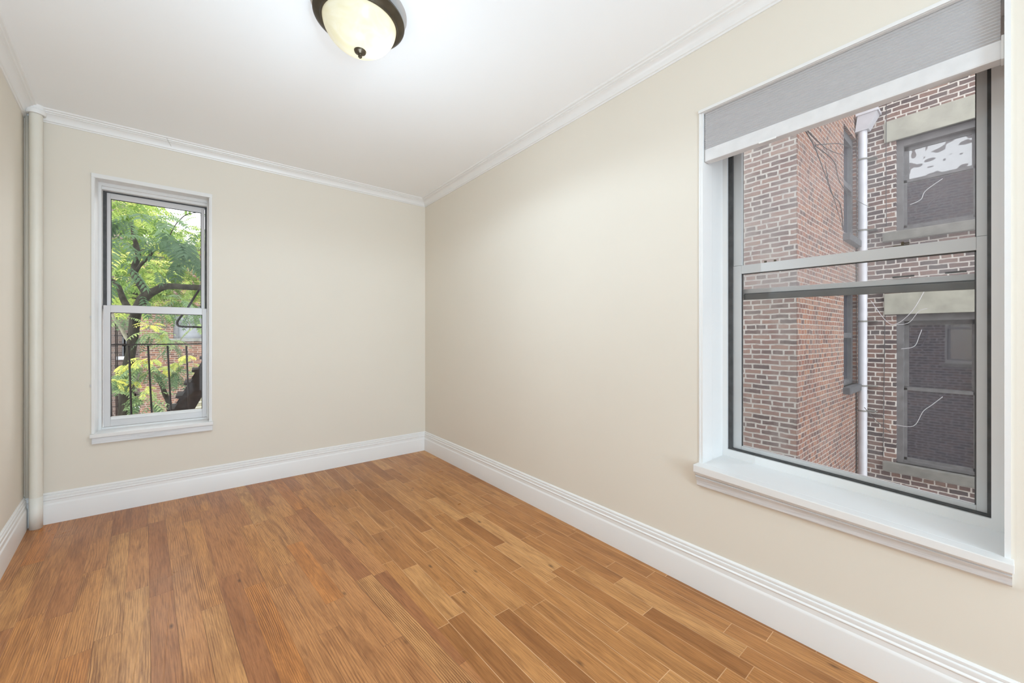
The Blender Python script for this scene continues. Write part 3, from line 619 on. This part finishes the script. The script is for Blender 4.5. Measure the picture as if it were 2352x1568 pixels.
for a, b_, c_, d_ in ((281, 293, 818, 766), (294, 312, 935, 905)):
    x0, x1 = xb(a, YB+0.6), xb(b_, YB+0.6); z0, z1 = zb_(c_, 285, YB+0.6), zb_(d_, 285, YB+0.6)
    f_ = obj('window', boxes((x0, x0+0.08, YB+0.55, YB+0.6, z0, z1), (x1-0.08, x1, YB+0.55, YB+0.6, z0, z1), (x0, x1, YB+0.55, YB+0.6, z1-0.1, z1), (x0, x1, YB+0.55, YB+0.6, (z0+z1)/2-0.04, (z0+z1)/2+0.04)), 'darkframe', yb)
    obj('glass_pane', boxes((x0, x1, YB+0.57, YB+0.599, z0, z1)), 'darkglass', f_)
    obj('window_sill', boxes((x0-0.12, x1+0.12, YB+0.48, YB+0.6, z0-0.1, z0)), 'zinc', yb)
# low beige window with white bars at the lower right
x0, x1, z1, z0 = xb(432), xb(475), zb_(908), zb_(960)
f_ = obj('beige_window', boxes((x0, x1, YB-0.04, YB, z0, z1)), plain('beige_panel', (0.26, 0.24, 0.16), 0.7, var=0.1), yb)
mp = plain('cream_bar', (0.62, 0.60, 0.44), 0.6)
obj('glazing_bar', boxes((xb(442), xb(444), YB-0.07, YB-0.04, z0, z1), (x0, x1, YB-0.07, YB-0.04, zb_(915), zb_(913)), (x0, x1, YB-0.07, YB-0.04, zb_(929), zb_(927)), (x0, x1, YB-0.07, YB-0.04, zb_(941), zb_(939))), mp, f_)
for px in (267, 270.5):
    bm = bmesh.new(); tube(bm, [atY(px-2, 700, YB+0.4), atY(px, 960, YB+0.4)], 0.012, 8); obj('drain_line', bm, 'iron', yb, True)

# fire escape just outside: railing, stair, handrail
YF = 1.35
fe = thing('fire_escape', (atY(340, 950, YF).x, YF, 0.0), 'black iron fire escape with railing and steep stair outside the small window', 'fire escape')
bm = bmesh.new(); a, b_ = atY(200, 792, YF), atY(520, 794, YF); box(bm, a.x, b_.x, YF-0.018, YF+0.018, a.z-0.006, a.z+0.006); obj('top_rail', bm, 'iron', fe)
zrail = a.z
for (p0, p1) in (((251, 794), (257, 1010)), ((296, 794), (304, 1010)), ((340, 794), (352, 1010)), ((385, 794), (396, 1010)), ((428, 794), (437, 1010)), ((470, 794), (478, 1010))):
    bm = bmesh.new(); tube(bm, [atY(*p0, YF), atY(*p1, YF)], 0.0075, 8); obj('baluster', bm, 'iron', fe, True)
zl = atY(350, 1010, YF).z
obj('bottom_rail', boxes((a.x, b_.x, YF-0.018, YF+0.018, zl-0.006, zl+0.006)), 'iron', fe)
# stair: two flat stringers with treads between them
for bx in (-2.55, -1.62):
    bm = bmesh.new(); box(bm, bx-0.012, bx+0.012, WT, YF+0.02, zl-0.05, zl-0.006)
    tube(bm, [(bx, WT+0.006, zl-0.65), (bx, YF-0.1, zl-0.04)], 0.012, 8); obj('wall_bracket', bm, 'iron', fe)
S0, S1 = atY(372, 985, YF+0.12), atY(500, 775, YF+0.12)
dS = (S1-S0); n_ = Vector((dS.z, 0, -dS.x)).normalized()
for yo in (0.0, 0.50):
    bm = bmesh.new()
    q = []
    for y in (yo, yo+0.012):
        for P_, s in ((S0, 0), (S1, 0), (S1, 1), (S0, 1)):
            q.append(bm.verts.new(P_ + n_*0.155*s + Vector((0, y, 0))))
    bm.faces.new(q[0:4]); bm.faces.new(q[4:8][::-1])
    for k in range(4): bm.faces.new((q[k], q[(k+1) % 4], q[4+(k+1) % 4], q[4+k]))
    st = obj('stair_stringer', bm, 'iron', fe)
for k in range(7):
    P_ = S0 + dS*(k+0.3)/7
    obj('stair_tread', boxes((P_.x-0.045, P_.x+0.10, P_.y+0.012, P_.y+0.50, P_.z-0.005, P_.z+0.012)), 'iron', fe)
    bm = bmesh.new(); box(bm, P_.x-0.03, P_.x+0.05, P_.y-0.012, P_.y, P_.z-0.01, P_.z+0.02); obj('tread_bracket', bm, 'iron', fe)
bm = bmesh.new(); tube(bm, smooth_path([atY(*p_, YF+0.1) for p_ in ((500, 606), (457, 666), (432, 705), (411, 733), (407, 742), (413, 749), (440, 750.5), (500, 752))], 6), 0.010, 10)
obj('handrail', bm, 'iron', fe, True)

# ---- leaves
def add_leaflet(bm, lay, base, d, nrm, L, Wd, tone):
    side = d.cross(nrm).normalized(); up = nrm
    def P_(s, w_, h=0): return bm.verts.new(base + d*(L*s) + side*(Wd*w_) + up*(L*h))
    v0 = P_(0, 0); a1 = P_(0.22, 0.5, 0.03); b1 = P_(0.22, -0.5, 0.03); c1 = P_(0.25, 0, -0.02)
    a2 = P_(0.6, 0.38, 0.0); b2 = P_(0.6, -0.38, 0.0); c2 = P_(0.62, 0, -0.05); tp = P_(1.0, 0, -0.16)
    for q in ((v0, a1, c1), (v0, c1, b1), (a1, a2, c2, c1), (c1, c2, b2, b1), (a2, tp, c2), (c2, tp, b2)):
        f = bm.faces.new(q)
        for lp in f.loops: lp[lay] = (tone, tone, tone, 1)
def compound(bm, lay, base, d, L, ll, npairs, tone, rnd, tips=0.0):
    d = d.normalized(); p_ = base.copy(); step = L/npairs; g = Vector((0, 0, -1))
    for k in range(npairs):
        d = (d + g*(0.10+0.04*k/npairs)).normalized(); p_ = p_ + d*step
        hs = d.cross(Vector((0, 0, 1)))
        if hs.length < 0.05: hs = Vector((1, 0, 0))
        hs.normalize(); nrm = hs.cross(d).normalized()
        s = ll*(0.75+0.5*math.sin(PI*(k+0.7)/(npairs+0.6)))*rnd.uniform(0.85, 1.1)
        for sg in (-1, 1):
            ld = (hs*sg + d*0.55 + g*rnd.uniform(0.1, 0.45)).normalized()
            n2 = (nrm - ld*nrm.dot(ld)).normalized()
            tn = min(1, max(0, tone + rnd.uniform(-0.09, 0.09)))
            add_leaflet(bm, lay, p_, ld, n2, s, s*0.30, tn)
    add_leaflet(bm, lay, p_, d, (hs.cross(d)).normalized(), ll*0.9, ll*0.28, tone)
def leaves_mesh():
    bm = bmesh.new(); return bm, bm.loops.layers.color.new('tone')
def crown(clusters, seed, droop=0.15):
    """clusters: (px, py, Y, spread_px, n, rachis, leaflet, tone, tonevar)"""
    rnd = random.Random(seed); bm, lay = leaves_mesh()
    for px, py, Y, sp_, n, Lr, ll, tone, tv in clusters:
        c = atY(px, py, Y); dep = (c-CAM).dot(FW); R_ = sp_/FPX*dep
        for k in range(n):
            th = rnd.uniform(0, 2*PI); el = rnd.uniform(-0.5, 0.9)
            d = Vector((math.cos(th)*math.cos(el), math.sin(th)*math.cos(el), math.sin(el)))
            b0 = c + d*R_*rnd.uniform(0, 0.55)
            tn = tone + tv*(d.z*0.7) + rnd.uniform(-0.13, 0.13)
            compound(bm, lay, b0, d + Vector((0, 0, -droop)), Lr*rnd.uniform(0.7, 1.1), ll*rnd.uniform(0.8, 1.15), rnd.choice((7, 8, 9)), tn, rnd)
    return bm
YT = 3.6
tr1 = thing('ailanthus_tree', tuple(atY(285, 952, YT)-Vector((0, 0, 5))), 'dark stemmed tree with long feathery leaves right outside the small window', 'tree')
def limb(name, pts, radii, mat_='bark', parent=tr1, seg=12):
    P_ = [atY(a, b2, c2) for a, b2, c2 in pts]
    dep = [(q-CAM).dot(FW) for q in P_]; rr = [r/2/FPX*d_ for r, d_ in zip(radii, dep)]
    bm = bmesh.new(); tube(bm, smooth_path(P_, 7), lerp_list(rr, 7), seg)
    return obj(name, bm, mat_, parent, True)
base = atY(284, 1010, YT)
limb('trunk', [(278, 2100, YT), (281, 1300, YT), (284, 1000, YT), (286, 920, YT), (290, 858, YT), (299, 815, YT), (306, 770, YT), (312, 722, YT), (325, 692, YT), (339, 676, YT), (355, 668, YT-0.05), (375, 659, YT-0.1), (397, 657, YT-0.15), (425, 659, YT-0.2), (457, 660, YT-0.3), (490, 655, YT-0.4)],
     [26, 24, 21, 20, 20, 18, 19, 20, 21, 20, 17, 15, 13, 13, 12, 11])
limb('branch', [(338, 678, YT), (322, 652, YT), (308, 628, YT+0.05), (311, 606, YT+0.1), (317, 588, YT+0.1), (313, 562, YT+0.15), (305, 538, YT+0.2), (302, 510, YT+0.3)], [16, 15, 14, 12, 11, 9, 6, 4])
limb('branch', [(310, 628, YT+0.05), (320, 612, YT), (333, 598, YT-0.05), (346, 585, YT-0.1), (351, 570, YT-0.1)], [8, 7, 7, 6, 5])
limb('branch', [(316, 582, YT+0.1), (335, 572, YT), (355, 574, YT-0.1)], [4, 3, 2])
limb('branch', [(308, 720, YT), (292, 703, YT+0.1), (280, 680, YT+0.2), (271, 655, YT+0.3), (254, 641, YT+0.4), (235, 632, YT+0.4)], [12, 13, 12, 9, 7, 6])
limb('broken_branch', [(395, 985, YT+0.3), (388, 926, YT+0.2), (379, 905, YT+0.2), (372, 885, YT+0.1), (362, 868, YT+0.1), (354, 861, YT+0.1)], [11, 11, 10, 9, 9, 7])
limb('twig', [(300, 856, YT+0.2), (325, 846, YT+0.5), (355, 829, YT+0.7), (367, 817, YT+0.7), (380, 806, YT+0.7), (405, 796, YT+0.8), (418, 775, YT+0.8), (435, 757, YT+0.8), (433, 735, YT+0.8), (425, 722, YT+0.8)], [3, 3, 3, 3, 2.5, 2.5, 2, 2, 1.8, 1.5], 'palebark')
limb('twig', [(385, 715, YT+1.0), (372, 728, YT+1.0), (350, 735, YT+1.0)], [2, 2, 1], 'palebark')
limb('twig', [(388, 545, YT+0.1), (402, 518, YT), (414, 504, YT), (426, 494, YT), (442, 489, YT), (470, 487, YT)], [2, 2, 2, 2, 1.8, 1.5], 'bark')
near = [  # larger drooping leaves, thickest at the upper right
    (372, 530, 2.7, 30, 3, 0.46, 0.105, 0.30, 0.25), (395, 560, 2.5, 32, 4, 0.48, 0.110, 0.20, 0.25), (425, 555, 2.5, 30, 4, 0.48, 0.115, 0.28, 0.25), (440, 595, 2.5, 28, 4, 0.48, 0.11, 0.20, 0.2),
    (450, 530, 2.7, 30, 3, 0.45, 0.10, 0.42, 0.3), (405, 605, 2.6, 26, 3, 0.44, 0.10, 0.22, 0.2), (352, 545, 3.9, 30, 3, 0.42, 0.10, 0.30, 0.25),
    (262, 545, 2.7, 20, 3, 0.42, 0.11, 0.30, 0.25), (270, 600, 2.7, 20, 2, 0.42, 0.11, 0.28, 0.25), (275, 640, 2.8, 20, 3, 0.40, 0.10, 0.26, 0.2), (290, 505, 3.2, 30, 3, 0.42, 0.10, 0.40, 0.3),
    (325, 495, 3.2, 30, 3, 0.42, 0.10, 0.42, 0.3), (322, 672, 2.9, 14, 1, 0.30, 0.08, 0.26, 0.2), (375, 500, 3.4, 30, 2, 0.36, 0.09, 0.45, 0.3), (350, 620, 4.2, 40, 3, 0.42, 0.10, 0.40, 0.3), (415, 690, 4.2, 30, 3, 0.36, 0.09, 0.45, 0.3)]
low = [  # tufts below the meeting rail: green fronds with yellow new growth on top
    (350, 765, 3.4, 20, 14, 0.26, 0.052, 0.58, 0.25), (390, 785, 3.4, 22, 14, 0.24, 0.050, 0.56, 0.25), (325, 842, 3.1, 20, 14, 0.27, 0.055, 0.58, 0.25), (350, 850, 3.1, 18, 10, 0.26, 0.052, 0.56, 0.25),
    (280, 862, 3.3, 20, 12, 0.24, 0.052, 0.58, 0.25), (264, 900, 3.1, 18, 12, 0.28, 0.055, 0.58, 0.25), (328, 915, 2.9, 20, 13, 0.32, 0.060, 0.56, 0.25), (350, 925, 3.0, 18, 7, 0.28, 0.055, 0.50, 0.25),
    (400, 855, 3.3, 20, 13, 0.26, 0.052, 0.52, 0.25), (432, 840, 3.3, 22, 14, 0.26, 0.052, 0.56, 0.25), (290, 730, 3.6, 18, 6, 0.26, 0.055, 0.56, 0.25), (455, 748, 3.6, 12, 4, 0.22, 0.05, 0.58, 0.25), (375, 722, 3.9, 30, 9, 0.26, 0.052, 0.52, 0.25), (440, 718, 3.9, 22, 7, 0.26, 0.052, 0.52, 0.25),
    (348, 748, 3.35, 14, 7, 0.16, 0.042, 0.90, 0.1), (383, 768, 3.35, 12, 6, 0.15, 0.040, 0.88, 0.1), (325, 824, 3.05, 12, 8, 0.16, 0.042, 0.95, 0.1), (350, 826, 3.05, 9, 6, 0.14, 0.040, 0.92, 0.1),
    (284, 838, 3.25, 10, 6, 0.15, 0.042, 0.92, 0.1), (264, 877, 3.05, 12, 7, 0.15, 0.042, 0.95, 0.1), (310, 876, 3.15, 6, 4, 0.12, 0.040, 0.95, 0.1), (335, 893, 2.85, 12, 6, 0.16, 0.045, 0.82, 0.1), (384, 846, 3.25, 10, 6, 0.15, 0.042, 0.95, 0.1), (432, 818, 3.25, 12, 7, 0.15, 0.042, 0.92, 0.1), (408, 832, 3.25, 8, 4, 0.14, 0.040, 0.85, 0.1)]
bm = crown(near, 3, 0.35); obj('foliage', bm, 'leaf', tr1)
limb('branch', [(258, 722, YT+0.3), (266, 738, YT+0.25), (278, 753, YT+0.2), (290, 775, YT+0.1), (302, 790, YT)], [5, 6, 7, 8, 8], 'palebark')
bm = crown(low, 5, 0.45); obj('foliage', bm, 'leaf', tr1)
# farther trees, pale yellow green crowns that leave the sky open at the upper right
def fartree(name, label, cl, seed, stem):
    P0 = atY(stem[0][0], 1100, stem[0][2]); t_ = thing(name, (P0.x, P0.y, -6), label, 'tree')
    obj('foliage', crown(cl, seed, 0.2), 'leaf_far', t_)
    bm = bmesh.new(); tube(bm, smooth_path([(P0.x, P0.y, -6)] + [atY(a, b2, c2) for a, b2, c2 in stem], 5), lerp_list([0.07] + [0.055-0.035*i/len(stem) for i in range(len(stem))], 5), 10); obj('trunk', bm, 'bark', t_, True)
rn = random.Random(9)
c1 = [(rn.uniform(235, 345), rn.uniform(440, 700), rn.uniform(5.5, 8.5), 42, 7, 0.42, 0.095, rn.choice((0.25, 0.45, 0.6, 0.75)), 0.5) for k in range(48)]
c1 += [(rn.uniform(240, 310), rn.uniform(440, 500), rn.uniform(5.0, 6.5), 36, 8, 0.36, 0.08, rn.choice((0.5, 0.7)), 0.4) for k in range(9)]
fartree('leafy_tree', 'yellow green leafy tree filling the left of the small window', c1, 21, [(300, 850, 7), (306, 760, 7), (312, 600, 7.2), (305, 520, 7.4)])
c2 = [(rn.uniform(335, 480), rn.uniform(530, 705), rn.uniform(9.3, 11.5), 34, 7, 0.50, 0.11, rn.choice((0.2, 0.4, 0.6, 0.8)), 0.5) for k in range(62)]
c2 += [(rn.uniform(330, 365), rn.uniform(475, 520), 9.5, 24, 4, 0.42, 0.10, 0.6, 0.4) for k in range(6)] + [(400, 528, 9.5, 30, 7, 0.45, 0.10, 0.7, 0.4), (425, 522, 9.5, 20, 5, 0.45, 0.10, 0.7, 0.4), (462, 500, 9.5, 18, 4, 0.40, 0.10, 0.5, 0.4), (430, 478, 9.5, 10, 2, 0.36, 0.09, 0.5, 0.4), (385, 478, 9.4, 10, 2, 0.36, 0.09, 0.4, 0.4)]
fartree('leafy_tree', 'yellow green leafy tree behind the dark limb at the right of the small window', c2, 22, [(492, 760, 10), (485, 640, 10), (470, 560, 10)])
